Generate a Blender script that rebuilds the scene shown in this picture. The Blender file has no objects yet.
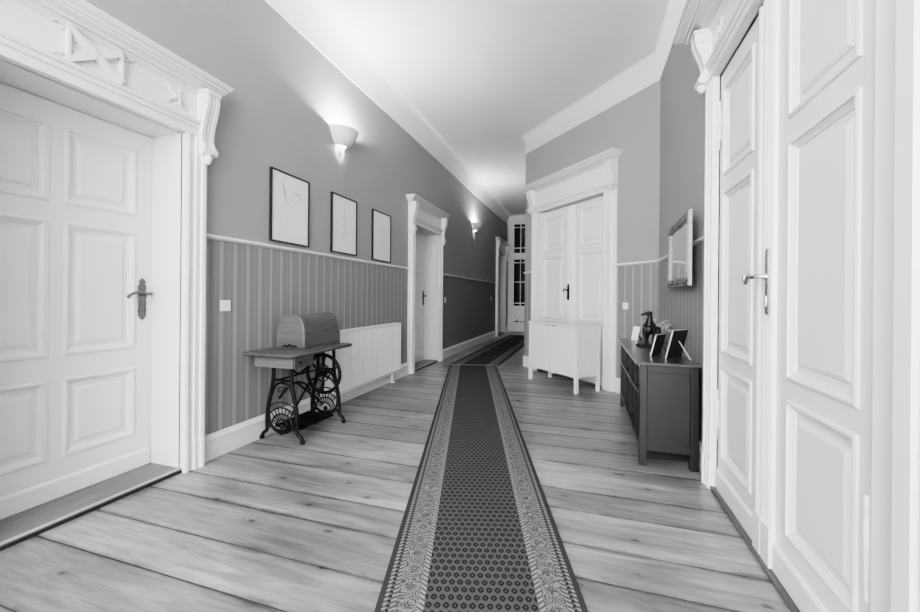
import bpy, math, random
from mathutils import Vector, Matrix
random.seed(7)
PI = math.pi
scene = bpy.context.scene
COL = scene.collection
rad = math.radians

# ------------------------------------------------------------------ materials
class NT:
    def __init__(s, name):
        s.m = bpy.data.materials.new(name); s.m.use_nodes = True
        s.t = s.m.node_tree; s.t.nodes.clear()
        s.out = s.n('ShaderNodeOutputMaterial'); s.b = s.n('ShaderNodeBsdfPrincipled')
        s.l(s.b.outputs[0], s.out.inputs[0])
    def n(s, kind, **kw):
        n = s.t.nodes.new(kind)
        for k, v in kw.items(): setattr(n, k, v)
        return n
    def l(s, a, b): s.t.links.new(a, b)
    def put(s, sock, v):
        if isinstance(v, (int, float)):
            if sock.type == 'RGBA': sock.default_value = (v, v, v, 1)
            elif sock.type == 'VECTOR': sock.default_value = (v, v, v)
            else: sock.default_value = v
        elif isinstance(v, tuple): sock.default_value = v
        else: s.l(v, sock)
    def math(s, op, a, b=0.0, c=0.0, clamp=False):
        n = s.n('ShaderNodeMath', operation=op, use_clamp=clamp)
        s.put(n.inputs[0], a); s.put(n.inputs[1], b)
        if len(n.inputs) > 2: s.put(n.inputs[2], c)
        return n.outputs[0]
    def mix(s, f, a, b):                      # a + f (b-a), scalar greys
        n = s.n('ShaderNodeMix'); n.data_type = 'FLOAT'
        s.put(n.inputs[0], f); s.put(n.inputs[2], a); s.put(n.inputs[3], b)
        return n.outputs[0]
    def coord(s, kind='Object'):
        return s.n('ShaderNodeTexCoord').outputs[kind]
    def xyz(s, v):
        n = s.n('ShaderNodeSeparateXYZ'); s.l(v, n.inputs[0]); return n.outputs
    def comb(s, x, y, z):
        n = s.n('ShaderNodeCombineXYZ')
        for i, v in enumerate((x, y, z)): s.put(n.inputs[i], v)
        return n.outputs[0]
    def noise(s, vec, scale, detail=3, rough=.5, dist=0):
        n = s.n('ShaderNodeTexNoise'); s.l(vec, n.inputs['Vector'])
        n.inputs['Scale'].default_value = scale; n.inputs['Detail'].default_value = detail
        n.inputs['Roughness'].default_value = rough; n.inputs['Distortion'].default_value = dist
        return n.outputs['Fac']
    def vscale(s, vec, sc):
        n = s.n('ShaderNodeMapping'); s.l(vec, n.inputs['Vector']); n.inputs['Scale'].default_value = sc
        return n.outputs[0]
    def ramp(s, f, lo, hi, a=0.0, b=1.0):     # smooth map range
        n = s.n('ShaderNodeMapRange'); n.interpolation_type = 'SMOOTHSTEP'
        s.put(n.inputs[0], f); n.inputs[1].default_value = lo; n.inputs[2].default_value = hi
        s.put(n.inputs[3], a); s.put(n.inputs[4], b)
        return n.outputs[0]
    def band(s, x, lo, hi):                   # 1 inside [lo,hi]
        return s.math('MULTIPLY', s.math('GREATER_THAN', x, lo), s.math('LESS_THAN', x, hi))
    def color(s, v): s.put(s.b.inputs['Base Color'], v)
    def set(s, **kw):
        nm = dict(rough='Roughness', metal='Metallic', spec='Specular IOR Level', coat='Coat Weight', coatr='Coat Roughness',
                  trans='Transmission Weight', ior='IOR', emit='Emission Strength', alpha='Alpha')
        for k, v in kw.items(): s.put(s.b.inputs[nm[k]], v)
        return s
    def bump(s, h, strength=.3, dist=.005):
        n = s.n('ShaderNodeBump'); n.inputs['Strength'].default_value = strength; n.inputs['Distance'].default_value = dist
        s.l(h, n.inputs['Height']); s.l(n.outputs[0], s.b.inputs['Normal'])

def plain(name, v, rough=.5, metal=0, var=.06, scale=9, bump=0, **kw):
    t = NT(name); f = t.noise(t.coord(), scale, 4)
    t.color(t.mix(f, v*(1-var), v*(1+var))); t.set(rough=rough, metal=metal, **kw)
    if bump: t.bump(t.noise(t.coord(), scale*6, 3), bump, .002)
    return t.m

M = {}
M['white_paint'] = plain('white_paint', .73, .34, var=.03, scale=5, bump=.04)
M['ceiling_plaster'] = plain('ceiling_plaster', .84, .8, var=.03, scale=3)
M['radiator_enamel'] = plain('radiator_enamel', .80, .3, var=.02)
M['cast_iron'] = plain('cast_iron', .004, .5, var=.3, scale=40, spec=.25)
M['black_frame'] = plain('black_frame', .02, .4)
M['black_back'] = plain('black_back', .012, .6)
M['silver_edge'] = plain('silver_edge', .6, .35, metal=.3)
M['switch_plastic'] = plain('switch_plastic', .85, .3, var=.01)
M['bronze'] = plain('dark_bronze', .013, .42, metal=.1, var=.6, scale=60, spec=.4)
M['old_brass'] = plain('old_brass', .16, .35, metal=.85, var=.4, scale=70)
M['bright_steel'] = plain('bright_steel', .45, .25, metal=.9, var=.2, scale=50)
M['sconce_plaster'] = plain('sconce_plaster', .74, .6, var=.02)
M['nosing'] = plain('worn_nosing', .40, .4, var=.2)
M['dark_gap'] = plain('dark_gap', .02, .8)
M['sprig'] = plain('dried_sprig', .40, .6, var=.4, scale=50)

def pic_paper():
    t = NT('print_paper'); o = t.coord()
    a = t.noise(t.vscale(o, (1, 30, 30)), 2, 4)
    t.color(t.mix(a, .70, .80)); t.set(rough=.4)
    return t.m
M['print_paper'] = pic_paper()
M['pencil'] = plain('faint_pencil', .58, .7, var=.25, scale=60)

def wallpaper():
    t = NT('wallpaper'); o = t.coord(); x, y, z = t.xyz(o)
    f = t.noise(o, 130, 3, .6); g = t.noise(o, 2.2, 3)
    fine = t.math('ADD', t.math('MULTIPLY', f, .5), t.math('MULTIPLY', g, .3))
    up = t.math('MULTIPLY', t.mix(fine, .84, 1.16), .33)
    P = .122
    fr = t.math('FRACT', t.math('DIVIDE', t.math('ADD', x, 20.0), P))
    s1 = t.math('MULTIPLY', t.ramp(fr, .05, .09), t.ramp(fr, .33, .37, 1, 0))
    s2 = t.math('MULTIPLY', t.ramp(fr, .52, .56), t.ramp(fr, .74, .78, 1, 0))
    v = t.math('ADD', .222, t.math('ADD', t.math('MULTIPLY', s1, .095), t.math('MULTIPLY', s2, .022)))
    silk = t.noise(t.vscale(o, (60, 60, 1.5)), 3, 3)
    lo = t.math('MULTIPLY', v, t.mix(silk, .9, 1.1))
    t.color(t.mix(t.math('GREATER_THAN', z, 1.6), lo, up)); t.set(rough=.6)
    t.bump(f, .12, .002)
    return t.m
M['wallpaper'] = wallpaper()

def wood(name, a, b, axis='x', rough=.4, scale=1.0, coat=.1):
    t = NT(name); o = t.coord()
    sc = {'x': (1.5, 22, 22), 'y': (22, 1.5, 22), 'z': (22, 22, 1.5)}[axis]
    f = t.noise(t.vscale(o, sc), 1.6*scale, 6, .6, .6)
    g = t.noise(t.vscale(o, tuple(3*q for q in sc)), 3*scale, 3)
    v = t.math('ADD', t.math('MULTIPLY', f, .75), t.math('MULTIPLY', g, .25))
    t.color(t.ramp(v, .3, .7, a, b)); t.set(rough=rough, coat=coat, coatr=.2)
    t.bump(v, .1, .002)
    return t.m
M['table_wood'] = wood('table_wood', .045, .105, 'y', .42)
M['box_wood'] = wood('box_wood', .05, .10, 'y', .4)
M['box_end_wood'] = wood('box_end_wood', .07, .125, 'x', .4)
M['drawer_wood'] = wood('drawer_wood', .075, .125, 'x', .5)
M['console_top'] = wood('console_top_wood', .038, .06, 'y', .28, coat=.4)
M['console_wood'] = wood('console_wood', .007, .013, 'z', .38, coat=.2)
M['console_inside'] = wood('console_inside_wood', .004, .007, 'x', .5)
M['cab_wood'] = wood('whitewashed_wood', .66, .74, 'z', .45, coat=0)
M['dark_sill'] = wood('dark_sill', .055, .11, 'x', .45)
M['sill_wood'] = wood('sill_wood', .11, .20, 'x', .4)

def floor_mat():
    t = NT('floor_boards'); o = t.coord(); x, y, z = t.xyz(o)
    at = t.n('ShaderNodeAttribute', attribute_name='rnd').outputs['Fac']
    ye = t.n('ShaderNodeAttribute', attribute_name='edge').outputs['Fac']
    off = t.math('MULTIPLY', at, 57.0)
    v = t.comb(t.math('ADD', x, off), t.math('ADD', y, off), off)
    big = t.noise(t.vscale(v, (1.1, 4, 1)), 1.0, 4, .55, .3)
    grain = t.noise(t.vscale(v, (1.0, 11, 1)), 1.5, 6, .6, 1.6)
    fine = t.noise(t.vscale(v, (4, 120, 1)), 2.0, 3, .6)
    # worn/dirty cloud
    cl = t.noise(o, 1.3, 5, .6)
    base = t.mix(at, .205, .325)
    g = t.ramp(grain, .30, .70, .66, 1.15)
    val = t.math('MULTIPLY', base, g)
    val = t.math('MULTIPLY', val, t.ramp(big, .3, .7, .62, 1.18))
    val = t.math('MULTIPLY', val, t.ramp(fine, .3, .7, .88, 1.06))
    val = t.math('MULTIPLY', val, t.ramp(cl, .3, .65, .85, 1.06))
    # knots
    vo = t.n('ShaderNodeTexVoronoi', voronoi_dimensions='2D'); t.l(t.vscale(v, (1.9, 3.6, 1)), vo.inputs['Vector']); vo.inputs['Scale'].default_value = 1.0
    d = t.math('ADD', vo.outputs['Distance'], t.math('MULTIPLY', t.noise(v, 30, 2), .05))
    sel = t.math('GREATER_THAN', t.xyz(vo.outputs['Color'])[0], .45)
    kn = t.math('MULTIPLY', t.ramp(d, .045, .085, 1, 0), sel)
    halo = t.math('MULTIPLY', t.ramp(d, .06, .26, 1, 0), sel)
    val = t.math('MULTIPLY', val, t.math('SUBTRACT', 1.0, t.math('MULTIPLY', kn, .66)))
    val = t.math('MULTIPLY', val, t.math('SUBTRACT', 1.0, t.math('MULTIPLY', halo, .20)))
    # dirt close to the seams
    ed = t.math('ADD', ye, t.math('MULTIPLY', t.math('SUBTRACT', t.noise(t.vscale(o, (.5, 1, 1)), 7, 5, .7), .5), 1.5))
    val = t.math('MULTIPLY', val, t.ramp(ed, .62, 1.1, 1.0, .45))
    t.color(val)
    t.set(rough=t.ramp(big, .2, .8, .26, .42), coat=.15, coatr=.15)
    t.bump(t.math('ADD', grain, t.noise(o, 3, 2)), .12, .004)
    return t.m
M['floor_boards'] = floor_mat()

def rug_mat():
    t = NT('runner_weave'); o = t.coord(); x, y, z = t.xyz(o)
    W = .405
    e = t.math('SUBTRACT', W, t.math('ABSOLUTE', x))         # distance from the edge
    # field lattice
    cx, cyy = .034, .042
    u = t.math('DIVIDE', x, cx); w = t.math('DIVIDE', y, cyy)
    row = t.math('FLOOR', w); par = t.math('MULTIPLY', t.math('MODULO', t.math('ADD', row, 1000.0), 2.0), .5)
    fu = t.math('SUBTRACT', t.math('FRACT', t.math('ADD', t.math('ADD', u, 100.0), par)), .5)
    fw = t.math('SUBTRACT', t.math('FRACT', w), .5)
    r = t.math('SQRT', t.math('ADD', t.math('POWER', t.math('ABSOLUTE', fu), 2.0), t.math('POWER', t.math('ABSOLUTE', fw), 2.0)))
    blob = t.ramp(r, .28, .42, 1, 0); dot = t.ramp(r, .05, .12, 1, 0)
    dia = t.math('ADD', t.math('ABSOLUTE', fu), t.math('ABSOLUTE', fw))
    latt = t.ramp(dia, .38, .50)
    tex = t.noise(o, 170, 2)
    fld = t.math('ADD', .042, t.math('MULTIPLY', latt, .04))
    fld = t.mix(blob, fld, .022); fld = t.mix(dot, fld, .12)
    # hatch stripes
    def hatch(p, sl, a, b):
        h = t.math('FRACT', t.math('ADD', t.math('DIVIDE', y, p), t.math('MULTIPLY', t.math('ABSOLUTE', x), sl)))
        return t.mix(t.ramp(t.math('ABSOLUTE', t.math('SUBTRACT', h, .5)), .16, .26), a, b)
    fl = t.n('ShaderNodeTexVoronoi'); t.l(o, fl.inputs['Vector']); fl.inputs['Scale'].default_value = 17
    fl2 = t.math('SINE', t.math('MULTIPLY', fl.outputs['Distance'], 34.0))
    n2 = t.noise(o, 60, 3)
    flo = t.mix(t.ramp(t.math('ADD', fl2, t.math('MULTIPLY', t.math('SUBTRACT', n2, .5), 3.0)), -.4, .6), .075, .20)
    # medallions along the border
    my = t.math('SUBTRACT', t.math('FRACT', t.math('DIVIDE', y, .105)), .5)
    mx = t.math('DIVIDE', t.math('SUBTRACT', e, .118), .105)
    mr = t.math('SQRT', t.math('ADD', t.math('POWER', t.math('ABSOLUTE', my), 2.0), t.math('POWER', t.math('ABSOLUTE', mx), 2.0)))
    flo = t.mix(t.math('MULTIPLY', t.band(mr, .26, .34), .5), flo, .22)
    flo = t.mix(t.math('MULTIPLY', t.band(mr, .05, .15), .5), flo, .07)
    v = fld
    for lo, hi, c in ((.0, .024, .045), (.024, .039, hatch(.024, 20, .25, .08)), (.039, .053, hatch(.024, -20, .02, .09)),
                      (.053, .073, hatch(.024, 25, .24, .08)), (.073, .160, flo), (.160, .184, hatch(.026, -30, .08, .24))):
        v = t.mix(t.band(e, lo, hi), v, c)
    v = t.math('MULTIPLY', v, t.mix(tex, .75, 1.25))
    t.color(v); t.set(rough=.95, spec=.1)
    t.bump(tex, .3, .003)
    return t.m
M['runner_weave'] = rug_mat()
M['rug_hem'] = plain('rug_hem', .33, .9)

def glass(name):
    t = NT(name); t.color(.92); t.set(rough=.03, trans=1.0, ior=1.45); return t.m
M['clear_glass'] = glass('clear_glass')
def night_glass():
    t = NT('dark_window_glass'); t.color(t.mix(t.noise(t.coord(), 3), .006, .02)); t.set(rough=.06); return t.m
M['night_glass'] = night_glass()
def mirror_mat():
    t = NT('mirror_glass'); t.color(t.mix(t.noise(t.coord(), 2), .86, .88)); t.set(metal=1.0, rough=.02); return t.m
M['mirror_glass'] = mirror_mat()
def silver_carved():
    t = NT('carved_silver'); o = t.coord(); f = t.noise(o, 45, 4, .6)
    t.color(t.ramp(f, .35, .62, .025, .26)); t.set(metal=.2, rough=.35); t.bump(f, .5, .01); return t.m
M['dark_carving'] = silver_carved()
M['lit_silver'] = plain('lit_silver', .34, .3, metal=.2, var=.45, scale=45)  # brighter frame silver, the light on the side bars put into the colour
def bulb():
    t = NT('lit_bulb'); t.color(.9); t.b.inputs['Emission Color'].default_value = (1, 1, 1, 1); t.set(emit=30.0); return t.m
M['lit_bulb'] = bulb()

# ------------------------------------------------------------------ mesh builder
class MB:
    def __init__(s): s.v = []; s.f = []; s.mi = []; s.cur = 0
    def add(s, vs, fs):
        k = len(s.v); s.v += [tuple(p) for p in vs]; s.f += [tuple(i+k for i in f) for f in fs]; s.mi += [s.cur]*len(fs)
        return s
    def box(s, a, b):
        (x0, y0, z0), (x1, y1, z1) = a, b
        if x0 > x1: x0, x1 = x1, x0
        if y0 > y1: y0, y1 = y1, y0
        if z0 > z1: z0, z1 = z1, z0
        return s.add([(x0,y0,z0),(x1,y0,z0),(x1,y1,z0),(x0,y1,z0),(x0,y0,z1),(x1,y0,z1),(x1,y1,z1),(x0,y1,z1)],
              [(0,3,2,1),(4,5,6,7),(0,1,5,4),(1,2,6,5),(2,3,7,6),(3,0,4,7)])
    def prism(s, pts, fn, a, b):              # closed polygon pts, fn(p, t) -> 3d, extruded t=a..b
        n = len(pts)
        vs = [fn(p, a) for p in pts] + [fn(p, b) for p in pts]
        fs = [tuple(range(n))[::-1], tuple(range(n, 2*n))] + [(i, (i+1) % n, n+(i+1) % n, n+i) for i in range(n)]
        return s.add(vs, fs)
    def loft(s, rings, closed=True, cap=True):
        n = len(rings[0]); vs = [p for r in rings for p in r]; fs = []
        m = n if closed else n-1
        for k in range(len(rings)-1):
            for i in range(m):
                j = (i+1) % n
                fs.append((k*n+i, k*n+j, (k+1)*n+j, (k+1)*n+i))
        if cap and closed:
            fs.append(tuple(range(n))[::-1]); fs.append(tuple(range((len(rings)-1)*n, len(rings)*n)))
        return s.add(vs, fs)
    def tube(s, pts, r, n=8, closed=False):
        P = [Vector(p) for p in pts]; m = len(P)
        R = r if isinstance(r, (list, tuple)) else [r]*m
        rings = []; up = None
        for i in range(m):
            if closed: d = P[(i+1) % m]-P[i-1]
            else: d = P[min(i+1, m-1)]-P[max(i-1, 0)]
            d.normalize()
            if up is None:
                up = Vector((0,0,1)) if abs(d.z) < .9 else Vector((1,0,0))
            a = d.cross(up)
            if a.length < 1e-4: a = d.cross(Vector((0,1,0)))
            a.normalize(); b = a.cross(d); b.normalize(); up = b
            rings.append([P[i] + a*R[i]*math.cos(2*PI*k/n) + b*R[i]*math.sin(2*PI*k/n) for k in range(n)])
        if closed: rings.append(rings[0]); return s.loft(rings, True, False)
        return s.loft(rings)
    def lathe(s, prof, c=(0,0,0), n=24, a0=0, a1=2*PI, axis='z'):
        full = abs(a1-a0-2*PI) < 1e-6
        rings = []
        steps = n if full else n+1
        for k in range(steps):
            a = a0+(a1-a0)*k/n
            ring = []
            for r, h in prof:
                p = (r*math.cos(a), r*math.sin(a), h)
                if axis == 'x': p = (p[2], p[0], p[1])
                if axis == 'y': p = (p[0], p[2], p[1])
                ring.append((c[0]+p[0], c[1]+p[1], c[2]+p[2]))
            rings.append(ring)
        m = len(prof); vs = [p for r in rings for p in r]; fs = []
        for k in range(n if full else n):
            k2 = (k+1) % steps
            for i in range(m-1): fs.append((k*m+i, k2*m+i, k2*m+i+1, k*m+i+1))
        return s.add(vs, fs)
    def ball(s, c, r, n=10, sc=(1,1,1)):
        prof = [(math.sin(PI*i/(n)), -math.cos(PI*i/n)) for i in range(n+1)]
        k = len(s.v); s.lathe(prof, (0,0,0), n+2)
        for i in range(k, len(s.v)):
            p = s.v[i]; s.v[i] = (c[0]+p[0]*r*sc[0], c[1]+p[1]*r*sc[1], c[2]+p[2]*r*sc[2])
        return s
    def xf(s, mat, k=0):
        for i in range(k, len(s.v)): s.v[i] = tuple(mat @ Vector(s.v[i]))
        return s
    def build(s, name, mat, parent=None, smooth=35, bevel=0, loc=None, rotz=0):
        me = bpy.data.meshes.new(name); me.from_pydata(s.v, [], s.f)
        for m in (mat if isinstance(mat, (list, tuple)) else [mat]): me.materials.append(m)
        for p, i in zip(me.polygons, s.mi): p.material_index = i
        import bmesh
        bm = bmesh.new(); bm.from_mesh(me); bmesh.ops.remove_doubles(bm, verts=bm.verts, dist=1e-5)
        bmesh.ops.recalc_face_normals(bm, faces=bm.faces); bm.to_mesh(me); bm.free()
        if smooth:
            me.shade_smooth(); me.set_sharp_from_angle(angle=rad(smooth))
        o = bpy.data.objects.new(name, me); COL.objects.link(o)
        if parent: o.parent = parent
        if loc: o.location = loc
        o.rotation_euler.z = rotz
        if bevel:
            b = o.modifiers.new('edge', 'BEVEL'); b.width = bevel; b.segments = 2; b.limit_method = 'ANGLE'; b.angle_limit = rad(40)
        return o

def empty(name, loc=(0,0,0), rotz=0):
    o = bpy.data.objects.new(name, None); COL.objects.link(o); o.location = loc; o.rotation_euler.z = rotz
    o.empty_display_size = .1
    return o
def tag(o, label, cat, group=None):
    o['label'] = label; o['category'] = cat
    if group: o['group'] = group
    return o
def struct(o): o['kind'] = 'structure'; return o
def copy_tree(o, parent=None):
    c = o.copy(); COL.objects.link(c); c.parent = parent
    for ch in list(o.children): copy_tree(ch, c)
    return c
def bez(p, n=24):                              # Catmull-Rom through the points
    P = [Vector(q) for q in p]; P = [2*P[0]-P[1]] + P + [2*P[-1]-P[-2]]; out = []
    segs = len(P)-3
    for i in range(segs):
        a, b, c, d = P[i:i+4]; k = max(2, n//segs)
        for j in range(k):
            t = j/k
            out.append(.5*((2*b)+(c-a)*t+(2*a-5*b+4*c-d)*t*t+(3*b-a-3*c+d)*t**3))
    out.append(P[-2]); return out

# ------------------------------------------------------------------ layout
XL, XR = -2.60, .79
AX, AY, ANG = -1.013, 6.90, .753
DX, DY = math.sin(ANG), -math.cos(ANG)         # along the diagonal wall, from its far corner
NX, NY = -math.cos(ANG), -math.sin(ANG)        # out of it
SC = (XR-AX)/DX                                # length of the diagonal wall
CY = AY+SC*DY                                  # corner with the right wall
YB, YE = -4.0, 13.5
HC = 4.0
F_LEFT = ((XL,0,0), -PI/2); F_RIGHT = ((XR,0,0), PI/2)
F_DIAG = ((AX,AY,0), math.atan2(-DY,-DX)); F_CORR = ((AX,AY,0), PI/2); F_END = ((-1.8,YE,0), PI)

def wall(name, frame, u0, u1, openings=(), thick=.35, h=4.0):
    m = MB(); ops = sorted(openings); u = u0
    for a, b, t in ops:
        m.box((u,-thick,0), (a,0,h)); m.box((a,-thick,t), (b,0,h)); u = b
    m.box((u,-thick,0), (u1,0,h))
    return struct(m.build(name, M['wallpaper'], smooth=0, loc=frame[0], rotz=frame[1]))

D1 = dict(u=-1.455, W=1.04, H=2.285); D2 = dict(u=-6.26, W=1.10, H=2.325); D3 = dict(u=-12.45, W=1.10, H=2.58)
DR = dict(u=2.15, W=1.42, H=2.60); DD = dict(u=-1.12, W=1.42, H=2.59)
def op(d): return (d['u']-d['W']/2-.02, d['u']+d['W']/2+.02, d['H']+.02)
wall('wall_left', F_LEFT, -YE-.35, -YB, [op(D1), op(D2), op(D3)])
wall('wall_right', F_RIGHT, YB, CY+.05, [op(DR)], .25)
wall('wall_diagonal', F_DIAG, -SC, 0, [op(DD)], .25)
wall('wall_corridor', F_CORR, .0, YE-AY+.3, [], .2)
wall('wall_end', F_END, -.95, .95, [], .3)

# floor: boards across the hall, each strip carries a random value and a distance to its seam
def build_floor():
    seams = [1.235, 1.487, 1.775, 2.01, 2.33, 2.566, 2.976, 3.28, 3.557]
    rr = random.Random(3)
    while seams[-1] < YE+.3: seams.append(seams[-1]+rr.uniform(.20, .31))
    while seams[0] > YB-.2: seams.insert(0, seams[0]-rr.uniform(.22, .32))
    vs = []; fs = []; rnd = []; edge = []
    def quad(pts, r, e):
        k = len(vs); vs.extend(pts); fs.append((k,k+1,k+2,k+3)); rnd.extend([r]*4); edge.extend(e)
    x0, x1 = -2.95, 1.15
    for a, b in zip(seams, seams[1:]):
        g = .0032; cuts = [x0, x1]
        r = rr.random()
        w = b-a
        ys = [a+g, a+g+.03, (a+b)/2, b-g-.03, b-g]; es = [1, .45, 0, .45, 1]; zs = [-.0012, 0, 0, 0, -.0012]
        for i in range(4):
            quad([(x0,ys[i],zs[i]),(x1,ys[i],zs[i]),(x1,ys[i+1],zs[i+1]),(x0,ys[i+1],zs[i+1])], r, [es[i],es[i],es[i+1],es[i+1]])
        quad([(x0,b-g,-.0012),(x1,b-g,-.0012),(x1,b-g,-.02),(x0,b-g,-.02)], r, [1.4]*4)
        quad([(x0,b+g,-.02),(x1,b+g,-.02),(x1,b+g,-.0012),(x0,b+g,-.0012)], r, [1.4]*4)
        quad([(x0,b-g,-.012),(x1,b-g,-.012),(x1,b+g,-.012),(x0,b+g,-.012)], 0, [2.5]*4)
    quad([(x0,YB-.2,-.05),(x0,YE+.3,-.05),(x1,YE+.3,-.05),(x1,YB-.2,-.05)], 0, [2.5]*4)
    me = bpy.data.meshes.new('floor'); me.from_pydata(vs, [], fs); me.materials.append(M['floor_boards'])
    for nm, data in (('rnd', rnd), ('edge', edge)):
        at = me.attributes.new(nm, 'FLOAT', 'POINT'); at.data.foreach_set('value', data)
    o = bpy.data.objects.new('floor', me); COL.objects.link(o); return struct(o)
build_floor()
struct(MB().box((-2.95,YB,HC), (1.15,YE+.3,HC+.15)).build('ceiling', M['ceiling_plaster'], smooth=0))

# plaster cove, swept along the wall tops
def sweep(path, prof, name, mat, closed_prof=False):
    """path: plan points, room on the left of the travel direction; prof: (distance into room, z)"""
    P = [Vector((x, y)) for x, y in path]; n = len(P); rings = []
    for i in range(n):
        d0 = (P[i]-P[i-1]).normalized() if i else (P[1]-P[0]).normalized()
        d1 = (P[i+1]-P[i]).normalized() if i < n-1 else d0
        n0 = Vector((-d0.y, d0.x)); n1 = Vector((-d1.y, d1.x))
        b = (n0+n1).normalized(); k = 1/max(.3, b.dot(n0))
        rings.append([(P[i].x+b.x*k*d, P[i].y+b.y*k*d, z) for d, z in prof])
    m = MB(); m.loft(rings, closed_prof, closed_prof)
    return struct(m.build(name, mat, smooth=50))
HCB = 3.685
cove = [(0, HCB-.004), (.012, HCB-.004), (.012, HCB)] + [(.012+.17*(1-math.cos(a)), HCB+(HC-.004-HCB)*math.sin(a)) for a in [PI/2*i/10 for i in range(1, 11)]] + [(.20, HC+.01), (0, HC+.01)]
R_PATH = [(XR,YB), (XR,CY), (AX,AY), (AX,YE), (XL,YE), (XL,YB)]
sweep([(AX,YE), (XL,YE), (XL,YB)], cove, 'trim_1', M['ceiling_plaster'], True)
cove2 = [(0, HCB-.004), (.008, HCB-.004), (.008, HCB)] + [(.008+.055*(1-math.cos(a)), HCB+(HC-.004-HCB)*math.sin(a)) for a in [PI/2*i/10 for i in range(1, 11)]] + [(.07, HC+.01), (0, HC+.01)]
sweep(R_PATH[:4], cove2, 'trim_6', M['ceiling_plaster'], True)

# dado rails and baseboards, each wall its own pieces
dado_p = [(0,1.603),(.010,1.605),(.022,1.615),(.024,1.625),(.016,1.634),(0,1.636)]
base_p = [(0,0),(.02,0),(.02,.135),(.026,.138),(.028,.150),(.020,.160),(.016,.172),(.008,.182),(0,.185)]
def run(name, frame, spans, prof, mat):
    m = MB()
    for a, b in spans: m.prism(prof, lambda p, t: (t, p[0], p[1]), a, b)
    return struct(m.build(name, mat, smooth=30, loc=frame[0], rotz=frame[1]))
CW1, CW2, CWR, CWD = .17, .17, .13, .20
def gaps(d, cw): return (d['u']-d['W']/2-cw, d['u']+d['W']/2+cw)
def spans(u0, u1, ds):
    out = []; u = u0
    for a, b in sorted(ds): out.append((u, a)); u = b
    out.append((u, u1)); return out
LS = spans(-YE, -YB, [gaps(D1,CW1), gaps(D2,CW2), gaps(D3,CW2)])
RS = spans(YB, CY, [(gaps(DR,.36)[0], gaps(DR,CWR)[1])]); DS = spans(-SC, 0, [gaps(DD,CWD)])
k = 2
for nm, fr, sp in (('left',F_LEFT,LS), ('right',F_RIGHT,RS), ('diagonal',F_DIAG,DS), ('corridor',F_CORR,[(0,YE-AY)])):
    run('trim_%d' % k, fr, sp, dado_p, M['white_paint']); k += 1
    run('baseboard_'+nm, fr, sp, base_p, M['white_paint'])

# ------------------------------------------------------------------ doors
def panel_loops(m, x0, x1, z0, z1, v, s=1.0):
    """raised field panel with an ogee moulding, facing +v"""
    loops = [(-.014*s, 0), (-.012*s, .007*s), (-.004*s, .011*s), (.003*s, .011*s), (.004*s, .001*s), (.008*s, .001*s), (.018*s, -.008*s), (.026*s, -.012*s), (.028*s, -.018*s),
             (.052*s, -.018*s), (.054*s, -.012*s), (.070*s, -.005*s)]
    rings = [[(x0+d, v+h*.85, z0+d), (x1-d, v+h*.85, z0+d), (x1-d, v+h*.85, z1-d), (x0+d, v+h*.85, z1-d)] for d, h in loops]
    m.loft(rings, True, False)
    r = rings[-1]; m.add(r, [(0,1,2,3)])

def leaf(root, x0, x1, H, v, cols, rows, zb=.03, kick=True):
    m = MB(); t = .04
    xs = [x0]
    for a, b in cols: xs += [a, b]
    xs.append(x1)
    for i in range(0, len(xs), 2): m.box((xs[i], v-t, zb), (xs[i+1], v, H))
    zs = [zb]
    for a, b in rows: zs += [a, b]
    zs.append(H)
    for a, b in cols:
        for i in range(0, len(zs), 2): m.box((a, v-t, zs[i]), (b, v, zs[i+1]))
        for c, d in rows: panel_loops(m, a, b, c, d, v); m.box((a, v-t, c), (b, v-.02, d))
    o = m.build('door_leaf', M['white_paint'], root, smooth=0)
    if kick:
        kb = MB(); kb.prism([(v,zb),(v+.014,zb),(v+.014,.125),(v+.008,.135),(v,.14)], lambda p, q: (q, p[0], p[1]), x0+.005, x1-.005)
        kb.build('kick_board', M['white_paint'], o, smooth=30)
    return o

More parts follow.
